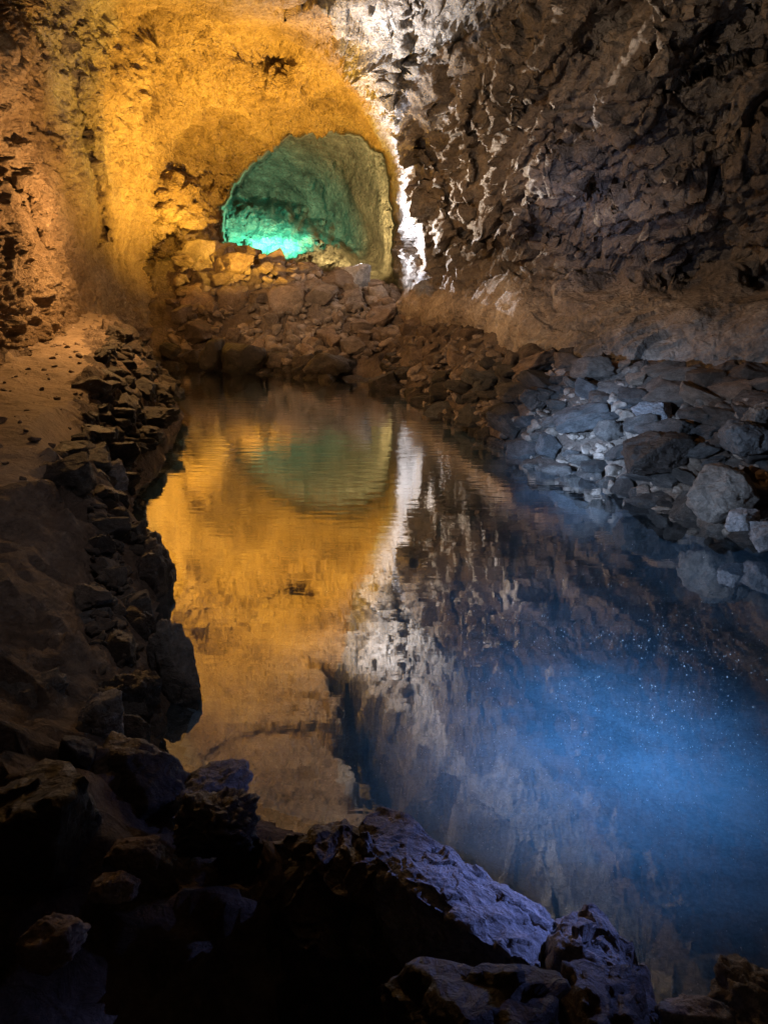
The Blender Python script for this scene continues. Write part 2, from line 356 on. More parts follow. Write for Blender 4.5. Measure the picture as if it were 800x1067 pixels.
disp = left * (1 - isR) * (1 - isF) + right * isR + farr * isF
edge_keep = np.minimum(1, np.exp(Ls) / 8)
face = np.clip(np.abs((n0 * D).sum(1)) * 2.2, .12, 1)
V2 = V + n0 * (disp * face * (.35 + .65 * edge_keep))[:, None]
nrm = vnormals(V2, Fc)
if (nrm * D).sum(1).mean() > 0: nrm = -nrm; Fc = Fc[:, ::-1]
# rock colour (tint) : ridge band whitened to paint in white lamplight, grey streak on the left wall
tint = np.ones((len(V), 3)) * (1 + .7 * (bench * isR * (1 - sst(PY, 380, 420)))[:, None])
litband_poly = [(405, 165), (410, 200), (413, 300), (440, 300), (432, 200), (410, 130), (432, 90), (452, 62), (497, 32), (540, 2), (700, -140), (900, -330), (820, -420), (560, -260), (330, -120), (338, 0), (352, 35), (368, 75), (385, 115)]
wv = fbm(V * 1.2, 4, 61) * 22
pale = (1 - sst(sdf(PX + wv, PY + wv, litband_poly), -3, 3)) * (1 - mA)
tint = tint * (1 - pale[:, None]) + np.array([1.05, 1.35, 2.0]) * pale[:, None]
gpoly = [(30, -80), (28, 60), (50, 110), (75, 170), (95, 215), (112, 180), (100, 90), (120, 0), (140, -80)]
gr = (1 - sst(sdf(PX + wv * 1.3, PY + wv * 1.3, gpoly), -18, 14)) * isM
tint = tint * (1 - gr[:, None]) + np.array([.95, 1.15, 1.6]) * gr[:, None]
fc_px = PX[Fc].mean(1); fc_mA = mA[Fc].mean(1); fc_mR = isR[Fc].mean(1)
zc = V2[Fc].mean(1)
sF = fc_mA > .5; sR = (~sF) & (fc_mR > .5); rest = ~(sF | sR)
ang = np.degrees(np.arctan2(zc[:, 2] - 1.8, -(zc[:, 0] + .3)))
sL = rest & (zc[:, 0] < -.3) & (ang < 38); sC = rest & ~sL
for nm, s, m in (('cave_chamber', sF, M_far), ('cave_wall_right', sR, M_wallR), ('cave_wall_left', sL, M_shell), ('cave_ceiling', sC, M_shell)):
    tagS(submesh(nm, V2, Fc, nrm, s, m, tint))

# ================================================================ GROUND
pool_px = [(150, 379), (168, 405), (190, 432), (184, 450), (166, 465), (170, 480), (138, 512), (134, 540), (162, 570), (176, 600), (160, 625), (158, 655), (172, 680), (172, 740), (158, 770), (170, 800), (200, 826), (250, 850), (300, 872), (370, 880),
           (420, 890), (500, 950), (580, 1010), (640, 1060), (700, 1120), (820, 1140)]
right_sh = [(800, 566), (765, 546), (700, 526), (640, 499), (560, 476), (505, 455), (450, 418), (400, 398), (370, 392), (340, 394), (310, 391), (270, 386), (230, 381)]
pl = [tuple(Wz(x, y, 0)[:2]) for x, y in pool_px]
pr_ = [tuple(Wz(x, y, 0)[:2]) for x, y in right_sh]
pool = pl + [(2.6, .6), (3.6, 1.2), (3.7, 3.0), (3.1, 3.9)] + pr_
gc = [(-3.6, 7, .85), (-3, 5, .75), (-2.6, 3, .6), (-3.0, 1, .6), (-4.6, 16, 1.72), (-3.9, 10, 1.08), (-4.3, 13, 1.4), (-3.0, 9, .95), (-2.3, 4.5, .7), (-1.3, 2.7, .5), (-.95, 1.65, .45), (-2.4, 6.2, .6),
      (-3.2, 11, .8), (-3.9, 14.3, 1.55), (-2.9, 12.6, .75), (-3.2, 14.3, 1.65), (-2.0, 14.2, 1.55), (-1, 14.1, 1.35), (0, 14.2, 1.1), (-2.5, 15.2, 1.7), (-1.2, 15.5, 1.2), (0, 15.5, .9),
      (-1, 17.5, .3), (-3, 18, .8), (0, 18, .3), (-3, 20, .8), (1, 20, .2), (-2.2, 13, .95), (-1, 12.9, .7), (0, 12.8, .6), (-.9, .8, .15), (-.3, 1.1, .0), (.1, .8, -.15), (.4, 1.0, -.15), (.8, .5, -.1), (0, -1, .1), (-2, 0, .6), (-4, 4, .8), (-5, 8, .95), (-5.4, 12, 1.2),
      (3.3, 6.3, .75), (2.1, 7.3, .75), (1.5, 8.3, .75), (1.2, 10.8, .75), (.2, 13.2, .8), (4.2, 5, .8), (4.6, 3, .8), (4.5, 0, .5), (2, -1, .2), (4, 9, .8), (3, 12, .8), (6, 5, .8)]
GR = RBF([(a, b) for a, b, c in gc], [c for a, b, c in gc], .25)
def ground_z(x, y, detail=True):
    x = np.atleast_1d(np.asarray(x, float)); y = np.atleast_1d(np.asarray(y, float))
    zt = GR(np.stack([x, y], 1)); s = sdf(x, y, pool)
    side_r = sst(x - (4.6 - .42 * y), -.6, .6) * sst(y, 2, 4); far = sst(y, 9.5, 11.5) * (1 - sst(x, -.2, .8))
    wd = .55 * (1 - side_r) + .75 * side_r; wd = wd * (1 - far) + 1.3 * far
    z = np.where(s > 0, zt * np.clip(s / wd, 0, 1) ** .75, -.42 * sst(-s, 0, .6))
    return np.where(s > 0, z + .02, z)
gx = np.concatenate([np.arange(-7, -5, .12), np.arange(-5, 4.2, .032), np.arange(4.2, 7.5, .15)])
gy = np.concatenate([np.arange(-5, .3, .15), np.arange(.3, 15.5, .032), np.arange(15.5, 21, .12)])
GX, GY = np.meshgrid(gx, gy); gr_, gcn = GX.shape; GX = GX.ravel(); GY = GY.ravel()
GZ = ground_z(GX, GY); sdw = sdf(GX, GY, pool)
path = [(-5.2, 5.5)] + [tuple(Wz(x, y, z)[:2]) for x, y, z in ((0, 378, .88), (40, 355, .95), (70, 335, 1.02), (110, 303, 1.25), (145, 285, 1.5), (160, 277, 1.66), (166, 288, 1.6), (160, 305, 1.4), (120, 325, 1.1), (92, 350, .95), (88, 385, .85), (84, 425, .78), (66, 480, .68), (0, 510, .66))] + [(-3.2, 3.2), (-5.5, 3.2)]
P3 = np.stack([GX, GY, GZ], 1)
sdp = sdf(GX + fbm(P3 * 2, 3, 71) * .3, GY + fbm(P3 * 2, 3, 72) * .3, path); onp = 1 - sst(sdp, -.15, .1)
under = sst(-sdw, 0, .25)
q = P3 + np.stack([fbm(P3 * 2, 2, 81), fbm(P3 * 2, 2, 82), 0 * GX], 1) * .2
ca, ea = cells(q * np.array([2.6, 2.6, 2.6]), 15); cb, eb = cells(q * 7., 16)
dz = (fbm(P3 * 1.2, 4, 91) * .12 + ca * .11 + cb * .045 + fbm(P3 * 9, 4, 92) * .04) * (1 - onp) * (1 - under) + onp * (fbm(P3 * 3, 3, 93) * .03 + fbm(P3 * 12, 2, 94) * .008)
dz = dz * sst(np.abs(sdw), 0, .3) + under * fbm(P3 * .8, 3, 95) * .04
GZ = GZ + dz; GZ = np.where((sdw > .12) & (GY > 1.6), np.maximum(GZ, .03), GZ)
P3 = np.stack([GX, GY, GZ], 1); GF = gridfaces(gr_, gcn); gn = vnormals(P3, GF)
if gn[:, 2].mean() < 0: gn = -gn
fo = onp[GF].mean(1) > .5; fu = (sdw[GF].mean(1) < -.1) & ~fo
M_bed, nt, out = newmat('pool_silt')
co = nt.nodes.new('ShaderNodeNewGeometry').outputs['Position']
n1 = noise(nt, mapping(nt, co, (0, 0, .5), (1, 2.2, 1)), .9, 6, .55, 1.0); n2 = noise(nt, co, 60, 4, .7)
bc = mixc(nt, .5, ramp(nt, [(.35, (.10, .12, .13)), (.5, (.26, .29, .30)), (.68, (.42, .45, .45))], n1), ramp(nt, [(.4, (.25, .27, .28)), (.62, (.45, .47, .47))], n2))
pb = nt.nodes.new('ShaderNodeBsdfPrincipled'); nt.links.new(bc, pb.inputs['Base Color']); pb.inputs['Roughness'].default_value = 1; pb.inputs['Specular IOR Level'].default_value = 0
nt.links.new(pb.outputs[0], out.inputs[0])
tagS(submesh('footpath', P3, GF, gn, fo, M_path)); tagS(submesh('pool_bed', P3, GF, gn, fu, M_bed)); tagS(submesh('ground', P3, GF, gn, ~(fo | fu), M_ground))

# ---------------------------------------------------------------- water
M_wat, nt, out = newmat('still_water')
co = nt.nodes.new('ShaderNodeNewGeometry').outputs['Position']
w1_ = noise(nt, mapping(nt, co, (0, 0, .1), (.55, 2.4, 1)), 5.0, 3, .5, .3); w2_ = noise(nt, mapping(nt, co, (0, 0, -.2), (.8, 1.2, 1)), 1.3, 2, .5)
b = nt.nodes.new('ShaderNodeBump'); b.inputs['Strength'].default_value = 1; b.inputs['Distance'].default_value = .0013
sy = nt.nodes.new('ShaderNodeSeparateXYZ'); nt.links.new(co, sy.inputs[0]); mr = nt.nodes.new('ShaderNodeMapRange'); mr.interpolation_type = 'SMOOTHSTEP'
for k_, v_ in ((1, 3.2), (2, 7.5), (3, .22), (4, 1.9)): mr.inputs[k_].default_value = v_
nt.links.new(sy.outputs[1], mr.inputs[0])
nt.links.new(math_(nt, 'ADD', math_(nt, 'MULTIPLY', w1_, mr.outputs[0]), math_(nt, 'MULTIPLY', w2_, 1.1)), b.inputs['Height'])
gl = nt.nodes.new('ShaderNodeBsdfGlossy'); gl.inputs['Roughness'].default_value = 0; gl.inputs['Color'].default_value = (.95, .95, .95, 1); nt.links.new(b.outputs[0], gl.inputs['Normal'])
tr = nt.nodes.new('ShaderNodeBsdfTransparent'); tr.inputs['Color'].default_value = (.5, .72, .9, 1)
fr = nt.nodes.new('ShaderNodeLayerWeight'); fr.inputs['Blend'].default_value = .5
mx = nt.nodes.new('ShaderNodeMixShader'); nt.links.new(math_(nt, 'MINIMUM', math_(nt, 'ADD', math_(nt, 'MULTIPLY', math_(nt, 'POWER', fr.outputs['Facing'], 1.35), .95), .13), .95), mx.inputs[0])
nt.links.new(tr.outputs[0], mx.inputs[1]); nt.links.new(gl.outputs[0], mx.inputs[2])
nt.links.new(mx.outputs[0], out.inputs[0])
wx = np.linspace(-3.6, 4.4, 40); wy = np.linspace(-.2, 13.2, 60); A, B = np.meshgrid(wx, wy)
me = mesh_from('water', np.stack([A.ravel(), B.ravel(), 0 * A.ravel()], 1), gridfaces(60, 40), M_wat); tagS(link('water', me))

# ================================================================ ROCKS
def ico(level):
    bm = bmesh.new(); bmesh.ops.create_icosphere(bm, subdivisions=level, radius=1); bm.verts.index_update()
    v = np.array([x.co[:] for x in bm.verts]); f = np.array([[y.index for y in x.verts] for x in bm.faces]); bm.free(); return v, f
ICO = {k: ico(k) for k in (3, 4, 5, 6)}
def rock_mesh(name, seed, mat, level=4, planes=13, scale=(1, 1, 1), rough=.05, freq=1., soft=26, spike=.12):
    r = np.random.RandomState(seed); v, f = ICO[level]
    n = r.normal(size=(planes, 3)); n /= np.linalg.norm(n, axis=1, keepdims=True); h = r.uniform(.62, 1.0, planes)
    base = np.concatenate([n, [[0, 0, 1], [0, 0, -1], [1, 0, 0], [-1, 0, 0], [0, 1, 0], [0, -1, 0]]]); h = np.concatenate([h, r.uniform(.8, .98, 6)])
    g = (v @ base.T) / h; g = np.maximum(g, 1e-3)
    rad = 1 / (np.log(np.exp(np.minimum(g * soft, 600)).sum(1)) / soft)
    p = v * rad[:, None]; S = np.array(scale)
    q = p * freq * 1.5 + seed * 3.1
    c, e = cells(q * 1.5, seed); c2, e2 = cells(q * 4, seed + 3)
    p = p * (1 + rough * (c * 1.3 + c2 * .5) + rough * 1.2 * fbm(q * 1.1, 4, seed) + rough * .35 * fbm(q * 7, 3, seed + 9, .6))[:, None]
    p = p * S
    return mesh_from(name, p, f, mat, True)
def shade_angle(me, a=38):
    pass
def bank(mat, n, seed0, level, nm, **k): return [rock_mesh(nm, seed0 + i, mat, level, planes=9 + i % 6, rough=.05 + .015 * (i % 3), soft=70, **k) for i in range(n)]
B_rub = bank(M_rub, 12, 100, 5, 'rubble'); B_bas = bank(M_bas, 12, 200, 5, 'stone'); B_dark = bank(M_dark, 12, 300, 5, 'shore_rock')
def place(me, name, loc, size, rot, label, cat, group=None):
    o = bpy.data.objects.new(name, me); C.objects.link(o); o.location = loc; o.scale = size; o.rotation_euler = rot
    return tag(o, label, cat, group)
def rock_box(x0, y0, x1, y1, Y, mat, name, label, seed, cat='boulder', depth=1., tilt=None, level=5, rough=.09, freq=1., planes=13, group=None, soft=26, grow=1.08):
    c = W((x0 + x1) / 2, (y0 + y1) / 2, Y); t = Y / ray((x0 + x1) / 2, (y0 + y1) / 2)[1]
    sx = (x1 - x0) / F * t / 2 * grow; sz = (y1 - y0) / F * t / 2 * grow; sy = depth * (sx + sz) / 2
    me = rock_mesh(name, seed, mat, level, planes, (sx, sy, sz), rough, freq, soft)
    o = link(name, me); o.location = c; o.rotation_euler = tilt or (random.uniform(-.1, .1), random.uniform(-.1, .1), random.uniform(-.3, .3))
    return tag(o, label, cat, group)
def outline_rock(name, label, pts, zdrop, mat, seed, bulge=.03, rough=.02, cat='boulder', dmat=None):
    """star-shaped stone: pts = (px,py,z) rim of its top face, sides fall below the water"""
    T = np.array([Wz(x, y, z) for x, y, z in pts]); c = T.mean(0); nA, nR, nS = 220, 60, 50
    closed = np.concatenate([T, T[:1]]); L = np.concatenate([[0], np.cumsum(np.linalg.norm(np.diff(closed, axis=0), axis=1))])
    s = np.linspace(0, L[-1], nA, endpoint=False); rim = np.stack([np.interp(s, L, closed[:, k]) for k in range(3)], 1)
    rim = c + (rim - c) * (1 + .05 * fbm(rim * 14 + seed, 3, seed) + .04 * fbm(rim * 45, 2, seed + 2))[:, None]
    V_ = []; 
    for i in range(nR):
        f_ = (i + .02) / (nR - 1); V_.append(c + (rim - c) * f_ + np.array([0, 0, bulge * (1 - f_ ** 3)]))
    for i in range(1, nS):
        f_ = i / (nS - 1); o = rim - c; o[:, 2] = 0; o /= np.linalg.norm(o, axis=1, keepdims=True) + 1e-9
        V_.append(rim + o * (.10 * math.sin(f_ * 2.2)) * (1 - .0 * f_) + np.array([0, 0, -1]) * zdrop * f_)
    V_ = np.concatenate(V_); nrw = nR + nS - 1
    i = np.arange((nrw - 1) * nA); r = i // nA; k = i % nA; kk = (k + 1) % nA
    Fq = np.stack([r * nA + k, (r + 1) * nA + k, (r + 1) * nA + kk, r * nA + kk], 1)
    n = vnormals(V_, Fq)
    if n[:nA * nR, 2].mean() < 0: n = -n; Fq = Fq[:, ::-1]
    q = V_ * 5.5 + seed + fbm(V_ * 5, 2, seed)[:, None] * .5; a, e = cells(q, seed); b_, e2 = cells(q * 2.7, seed + 1)
    amt = rough * (a * 1.5 + b_ * .6 + fbm(q * 1.0, 4, seed) * 1.2 + fbm(q * 6, 3, seed + 5, .6) * .45)
    V_ = V_ + n * amt[:, None]
    V_ = V_ - c
    o = link(name, mesh_from(name, V_, Fq, mat)); o.location = c
    return tag(o, label, cat)

# --- foreground stones
outline_rock('boulder', 'long blue-lit slab sloping along the near edge of the pool', [(370, 872, .33), (376, 852, .30), (395, 842, .27), (422, 848, .26), (450, 872, .25), (482, 893, .24), (522, 922, .23), (560, 945, .22), (576, 960, .22), (562, 1004, .33), (530, 998, .36), (482, 970, .37), (440, 940, .37), (402, 905, .36)], .6, M_slab, 11, .04, .015)
outline_rock('boulder', 'smaller blue-lit block right of the long slab, across a dark crack', [(582, 962, .28), (595, 949, .26), (614, 946, .24), (640, 970, .22), (664, 985, .2), (666, 1010, .18), (676, 1042, .17), (650, 1036, .28), (612, 1012, .33), (584, 994, .33)], .55, M_slab, 23, .04, .017)
outline_rock('boulder', 'dark brown ridge of rock joining the long blue slab on its left', [(232, 884, .22), (262, 868, .26), (310, 864, .28), (350, 856, .28), (376, 862, .28), (400, 905, .30), (440, 945, .28), (440, 1010, .2), (330, 1000, .2), (250, 940, .18)], .5, M_dark, 31, .03, .02)
rock_box(184, 808, 258, 852, 1.86, M_slab, 'boulder', 'small blue-tinted stone at the near left corner of the pool', 41, 'boulder', 1.0)
rock_box(182, 838, 264, 890, 1.62, M_dark, 'boulder', 'brown pitted stone in front of the small blue-tinted stone', 42, rough=.13, freq=2.)
rock_box(735, 1014, 840, 1090, 1.32, M_slab, 'boulder', 'rough grey-green rock at the bottom right corner of the water', 43, rough=.13, freq=1.6)
rock_box(688, 1046, 765, 1085, 1.22, M_slab, 'boulder', 'low blue-grey stone between the small block and the corner rock', 44, rough=.09)
rock_box(570, 1030, 690, 1130, 1.1, M_dark, 'boulder', 'black rock under the smaller blue-lit block', 45)
rock_box(400, 1010, 600, 1140, 1.0, M_dark, 'boulder', 'black rock mass below the long blue slab', 46)
rock_box(152, 648, 204, 760, 2.85, M_bas, 'boulder', 'upright dark blue boulder jutting into the pool from the left bank', 47, depth=.9, rough=.08)
rock_box(150, 740, 170, 790, 2.5, M_dark, 'boulder', 'narrow black stone under the upright dark blue boulder', 48)
rock_box(76, 722, 134, 774, 2.15, M_slab, 'boulder', 'small blue-lit stone on the left ledge above the black boulders', 49, rough=.06)
rock_box(92, 775, 196, 880, 1.85, M_dark, 'boulder', 'rounded black boulder on the left shore near the camera', 50, rough=.05, planes=18)
rock_box(-30, 790, 110, 950, 1.5, M_dark, 'boulder', 'large black boulder in the bottom left corner', 51, rough=.07)
rock_box(106, 876, 168, 902, 1.42, M_rub, 'stone', 'flat ochre stone in the dark below the rounded black boulder', 52, 'stone')
rock_box(100, 910, 144, 942, 1.32, M_rub, 'stone', 'small ochre stone in the dark, lowest of the two', 53, 'stone')
rock_box(20, 958, 82, 1010, 1.1, M_rub, 'stone', 'dim reddish stone near the bottom left corner', 54, 'stone')
# --- left ledge blocks (big weathered masses along the left bank)
lb = [(128, 560, 182, 660, 3.9, M_dark, 'dark crag at the waterline below the pale stone of the left bank'),
      (80, 545, 150, 600, 4.0, M_bas, 'broad dark crag on the left bank, nearest below the pale stone'),
      (100, 630, 168, 720, 3.1, M_bas, 'grey rough block behind the upright dark blue boulder'),
      (20, 625, 120, 690, 3.0, M_bas, 'wide grey ledge block at the left side of the bank'),
      (90, 700, 160, 770, 2.5, M_dark, 'dark block at the left shore between the ledge and the black boulder'),
      (-20, 705, 80, 780, 2.2, M_bas, 'grey ledge block at the left picture edge'),
      (88, 482, 137, 516, 4.9, M_slab, 'pale slanted flat stone on the dark rubble of the left bank')]
for i, (a, b_, c, d, Y, m, l) in enumerate(lb): rock_box(a, b_, c, d, Y, m, 'boulder', l, 60 + i, rough=.1, freq=1.3)
# --- key rocks of the far pile
pk = [(183, 251, 250, 292, 14.6, 'large brown boulder crowning the left end of the rock pile', M_rub, 1.15),
      (162, 268, 183, 294, 14.6, 'dark pointed rock at the left end of the pile beside the path', M_dark, 1.1),
      (186, 292, 226, 326, 13.9, 'dark brown block under the crowning boulder', M_rub, 1.15),
      (222, 270, 262, 306, 14.2, 'tilted brown slab leaning on the right of the crowning boulder', M_rub, 1.15),
      (272, 300, 318, 338, 13.5, 'large pale angular block in the middle of the rock pile', M_rub, 1.15),
      (276, 280, 293, 300, 14.3, 'upright tan rock above the pale angular block', M_rub, 1.1),
      (355, 277, 386, 306, 14.2, 'pale pointed rock near the right end of the pile top', M_slab, 1.1),
      (384, 298, 406, 322, 13.8, 'pale block at the right end of the pile beside the white ridge', M_rub, 1.1),
      (335, 289, 352, 305, 14.3, 'small orange-brown rock left of the pale pointed rock', M_rub, 1.1),
      (313, 282, 336, 296, 14.5, 'light flat rock on the pile top behind the middle block', M_slab, 1.1),
      (230, 300, 262, 330, 13.7, 'brown block right of the dark brown block', M_rub, 1.1),
      (230, 358, 277, 396, 12.0, 'black rounded boulder at the far waterline, leftmost of the large ones', M_dark, 1.1),
      (308, 366, 372, 404, 11.8, 'broad black boulder at the far waterline in the middle', M_dark, 1.1),
      (276, 368, 308, 394, 12.1, 'small black rock between the two big waterline boulders', M_dark, 1.1),
      (208, 355, 234, 386, 12.2, 'black rock left of the rounded waterline boulder', M_dark, 1.1)]
for i, (a, b_, c, d, Y, l, m, g_) in enumerate(pk): rock_box(a, b_, c, d, Y, m, 'boulder', l, 80 + i, rough=.08, grow=g_, level=4)
# --- key rocks of the right bank
rk = [(645, 450, 712, 497, 5.55, 'large dark rounded boulder in the middle of the right bank stonework', M_dark),
      (752, 438, 800, 474, 5.1, 'dark round boulder at the right picture edge of the bank', M_bas),
      (772, 420, 806, 450, 5.3, 'small dark boulder above the round boulder at the right edge', M_bas),
      (716, 484, 786, 542, 4.75, 'big grey-green block above the waterline at the right', M_bas),
      (756, 532, 790, 556, 4.45, 'pale grey stone touching the water at the right edge', M_slab),
      (784, 540, 822, 578, 4.3, 'blue-lit stone at the right picture edge by the water', M_slab),
      (540, 403, 575, 428, 7.2, 'dark block at the left end of the blue-lit stones', M_dark),
      (612, 404, 652, 428, 6.7, 'dark triangular block above the blue-lit stones', M_dark),
      (660, 418, 700, 438, 6.1, 'flat blue-lit slab topping the right bank', M_slab)]
for i, (a, b_, c, d, Y, l, m) in enumerate(rk): rock_box(a, b_, c, d, Y, m, 'boulder', l, 120 + i, rough=.07, level=5)

# --- scattered individuals
placed = []
def scatter(n, region, size, banks, name, labels, group, flat=(1, 1), tries=1600, zoff=.3, minsep=.75, cat='rock', ez=0):
    """region: function of (px,py)-> True ; stones rest on the ground"""
    k = 0; t = 0; out_ = []
    while k < n and t < tries:
        t += 1
        x, y = region(); s = random.uniform(*size) * (random.random() ** .6 * .6 + .6)
        if any((x - a) ** 2 + (y - b_) ** 2 < (minsep * (s + c)) ** 2 for a, b_, c in placed): continue
        placed.append((x, y, s)); z = float(ground_z(x, y)[0])
        fl = random.uniform(*flat)
        lab = labels[0] if s < (size[0] + size[1]) / 2 * .9 else labels[-1]
        bk = banks(x, y, z) if callable(banks) else banks
        place(random.choice(bk), name, (x, y, z + s * fl * zoff + ez), (s * random.uniform(.8, 1.35), s * random.uniform(.8, 1.2), s * fl),
              (random.uniform(-.4, .4), random.uniform(-.4, .4), random.uniform(0, 6.3)), lab, cat, group + (' (small)' if lab == labels[0] and len(labels) > 1 else ''))
        k += 1
    return k
def reg_poly(poly):
    P = np.array(poly); lo, hi = P.min(0), P.max(0)
    def f():
        while 1:
            x, y = np.random.RandomState(random.randrange(1 << 30)).uniform(lo, hi)
            if sdf(np.array([x]), np.array([y]), poly)[0] < 0: return float(x), float(y)
    return f
pile_poly = [(-3.9, 12.2), (-3.7, 14.3), (-3.2, 15.0), (-1, 15.0), (.1, 14.4), (.6, 12.9), (.1, 11.9), (-1.5, 11.9), (-3.0, 12.0)]
scatter(100, reg_poly(pile_poly), (.09, .25), lambda x, y, z: B_rub if z > .25 else B_dark, 'rock', ['small brown angular rock in the far rubble pile', 'medium brown angular rock in the far rubble pile'], 'rocks of the far rubble pile', (.55, .9), zoff=.45, minsep=.62)
rb_poly = [(2.35, 4.6), (1.4, 6.5), (.65, 8.9), (.0, 11.2), (.3, 12.8), (1.15, 11.2), (1.45, 8.4), (2.0, 7.4), (3.1, 6.4), (3.4, 5.4)]
rbn = [(2.35, 4.55), (1.4, 6.45), (.65, 8.8), (1.3, 8.9), (2.0, 7.3), (3.1, 6.35), (3.3, 5.3)]
scatter(125, reg_poly(rbn), (.11, .26), lambda x, y, z: B_bas if z < .62 else B_rub, 'stone', ['small flat stone packed into the sloping right bank', 'larger flat slab packed into the sloping right bank'], 'stones lining the right bank', (.38, .62), zoff=.4, minsep=.52, cat='stone')
scatter(40, reg_poly([(.65, 8.8), (.0, 11.2), (.3, 12.8), (1.15, 11.2), (1.3, 8.9)]), (.10, .2), lambda x, y, z: B_dark if z < .3 else B_rub, 'rock', ['small brown rock on the far part of the right shore'], 'rocks on the far right shore', (.5, .8), minsep=.6)
lbp = [tuple(Wz(x, y, z)[:2]) for x, y, z in ((150, 390, 0), (186, 434, 0), (164, 470, 0), (132, 530, 0), (70, 520, .5), (60, 470, .6), (98, 400, .7), (118, 365, .8), (165, 340, .85), (160, 365, .5))]
scatter(80, reg_poly(lbp), (.07, .17), lambda x, y, z: B_dark if random.random() < .8 else B_bas, 'rock', ['small dark jagged rock on the left bank beside the path', 'larger dark jagged rock on the left bank beside the path'], 'dark rocks along the left bank', (.5, .8), zoff=.35, minsep=.58)
shp = [tuple(Wz(x, y, z)[:2]) for x, y, z in ((112, 530, 0), (140, 575, 0), (156, 600, 0), (140, 630, 0), (150, 680, 0), (150, 740, 0), (150, 800, 0), (60, 860, .4), (80, 700, .5), (90, 600, .5), (90, 520, .5))]
scatter(16, reg_poly(shp), (.07, .15), lambda x, y, z: B_dark if random.random() < .6 else B_bas, 'rock', ['small dark rock on the near left shore', 'larger dark rock on the near left shore'], 'rocks on the near left shore', (.55, .9), zoff=.3, minsep=.6)
fsh = [tuple(Wz(x, y, z)[:2]) for x, y, z in ((150, 380, 0), (230, 384, 0), (310, 394, 0), (400, 402, 0), (450, 422, 0), (475, 410, .2), (430, 380, .4), (370, 364, .45), (300, 358, .45), (200, 352, .45), (150, 355, .4))]
scatter(60, reg_poly(fsh), (.10, .26), B_dark, 'rock', ['small black wet rock along the far waterline', 'larger black wet rock along the far waterline'], 'wet rocks along the far waterline', (.6, .9), zoff=.3, minsep=.5)
rsh = [tuple(Wz(x, y, z)[:2]) for x, y, z in ((440, 416, 0), (505, 454, 0), (575, 482, 0), (640, 504, 0), (700, 526, 0), (700, 500, .25), (600, 465, .25), (520, 438, .25), (450, 405, .25))]
scatter(45, reg_poly(rsh), (.08, .2), B_bas, 'stone', ['small wet stone at the foot of the right bank', 'larger wet stone at the foot of the right bank'], 'stones at the foot of the right bank', (.45, .7), zoff=.3, minsep=.5, cat='stone')
# rubble too small to count
def rubble(name, poly, n, size, mat, label, seed):
    r = np.random.RandomState(seed); P = np.array(poly); lo, hi = P.min(0), P.max(0); XY = r.uniform(lo, hi, (n * 4, 2))
    XY = XY[sdf(XY[:, 0], XY[:, 1], poly) < 0][:n]; Z = ground_z(XY[:, 0], XY[:, 1]); VV = []; FF = []; off = 0
    protos = [np.array([v.co[:] for v in rock_mesh('t', seed + i, mat, 3, 10, rough=.08).vertices]) for i in range(8)]; f = ICO[3][1]
    for (x, y), z in zip(XY, Z):
        s = r.uniform(*size) * r.uniform(.5, 1.2); m = np.array(Euler(r.uniform(-.6, .6, 3) + np.array([0, 0, r.uniform(0, 6)])).to_matrix())
        VV.append((protos[r.randint(8)] * np.array([1.2, .9, .6]) * s) @ m.T + np.array([x, y, z + s * .2])); FF.append(f + off); off += len(protos[0])
    o = link(name, mesh_from(name, np.concatenate(VV), np.concatenate(FF), mat)); o['kind'] = 'stuff'; return tag(o, label, 'rubble')
M_rubw = rock_mat('rubble_small', (.07, .055, .042), (.2, .155, .12), (.38, .3, .24), 2.6, .5); M_rubd = rock_mat('rubble_dark', (.02, .016, .013), (.06, .05, .042), (.15, .125, .1), 2.6, .5)
rubble('rubble', pile_poly, 700, (.05, .13), M_rubw, 'loose small brown rubble filling the far rock pile', 501)
rubble('rubble', rb_poly, 900, (.035, .09), M_rubw, 'loose small rubble between the stones of the right bank', 502)
rubble('rubble', rsh, 500, (.03, .08), M_rubd, 'dark wet rubble between the stones along the right waterline', 507)
rubble('rubble', fsh, 300, (.03, .09), M_rubd, 'loose black rubble along the far waterline', 504)
rubble('rubble', lbp, 500, (.03, .08), M_rubd, 'loose dark rubble on the left bank by the path', 503)

rubble('gravel', path, 420, (.008, .035), M_rubw, 'loose gravel and grit lying on the footpath', 505)
rubble('gravel', shp, 400, (.01, .05), M_rubd, 'dark grit and small stones on the near left ledge', 506)
# ---------------------------------------------------------------- floating dust on the water
r = np.random.RandomState(3); n = 14000
M_dust, nt, out = newmat('pale_dust'); pb = nt.nodes.new('ShaderNodeBsdfPrincipled'); pb.inputs['Base Color'].default_value = (.7, .7, .7, 1); pb.inputs['Roughness'].default_value = .9; nt.links.new(pb.outputs[0], out.inputs[0])
XY = np.concatenate([r.normal((.95, 2.6), (.6, .7), (n, 2)), r.uniform((-1, 1.6), (2.6, 6), (300, 2))]); XY = XY[sdf(XY[:, 0], XY[:, 1], pool) < -.05]; dn = fbm(np.stack([XY[:, 0] * 1.6, XY[:, 1] * 1.6, 0 * XY[:, 0]], 1), 4, 44); XY = XY[dn + r.normal(0, .12, len(XY)) > -.03]
VV = []; 
for x, y in XY:
    s = .0007 + .0026 * r.rand() ** 8; a = r.rand() * 6; p = [(x + s * math.cos(a + k * 2.09) , y + s * math.sin(a + k * 2.09) * 1.3, .0012) for k in range(3)]; VV += p + [(x, y, .0012 + s * .6)]
VV = np.array(VV); k = np.arange(len(XY))[:, None, None] * 4; FF = (k + np.array([[0, 1, 3], [1, 2, 3], [2, 0, 3]])).reshape(-1, 3)
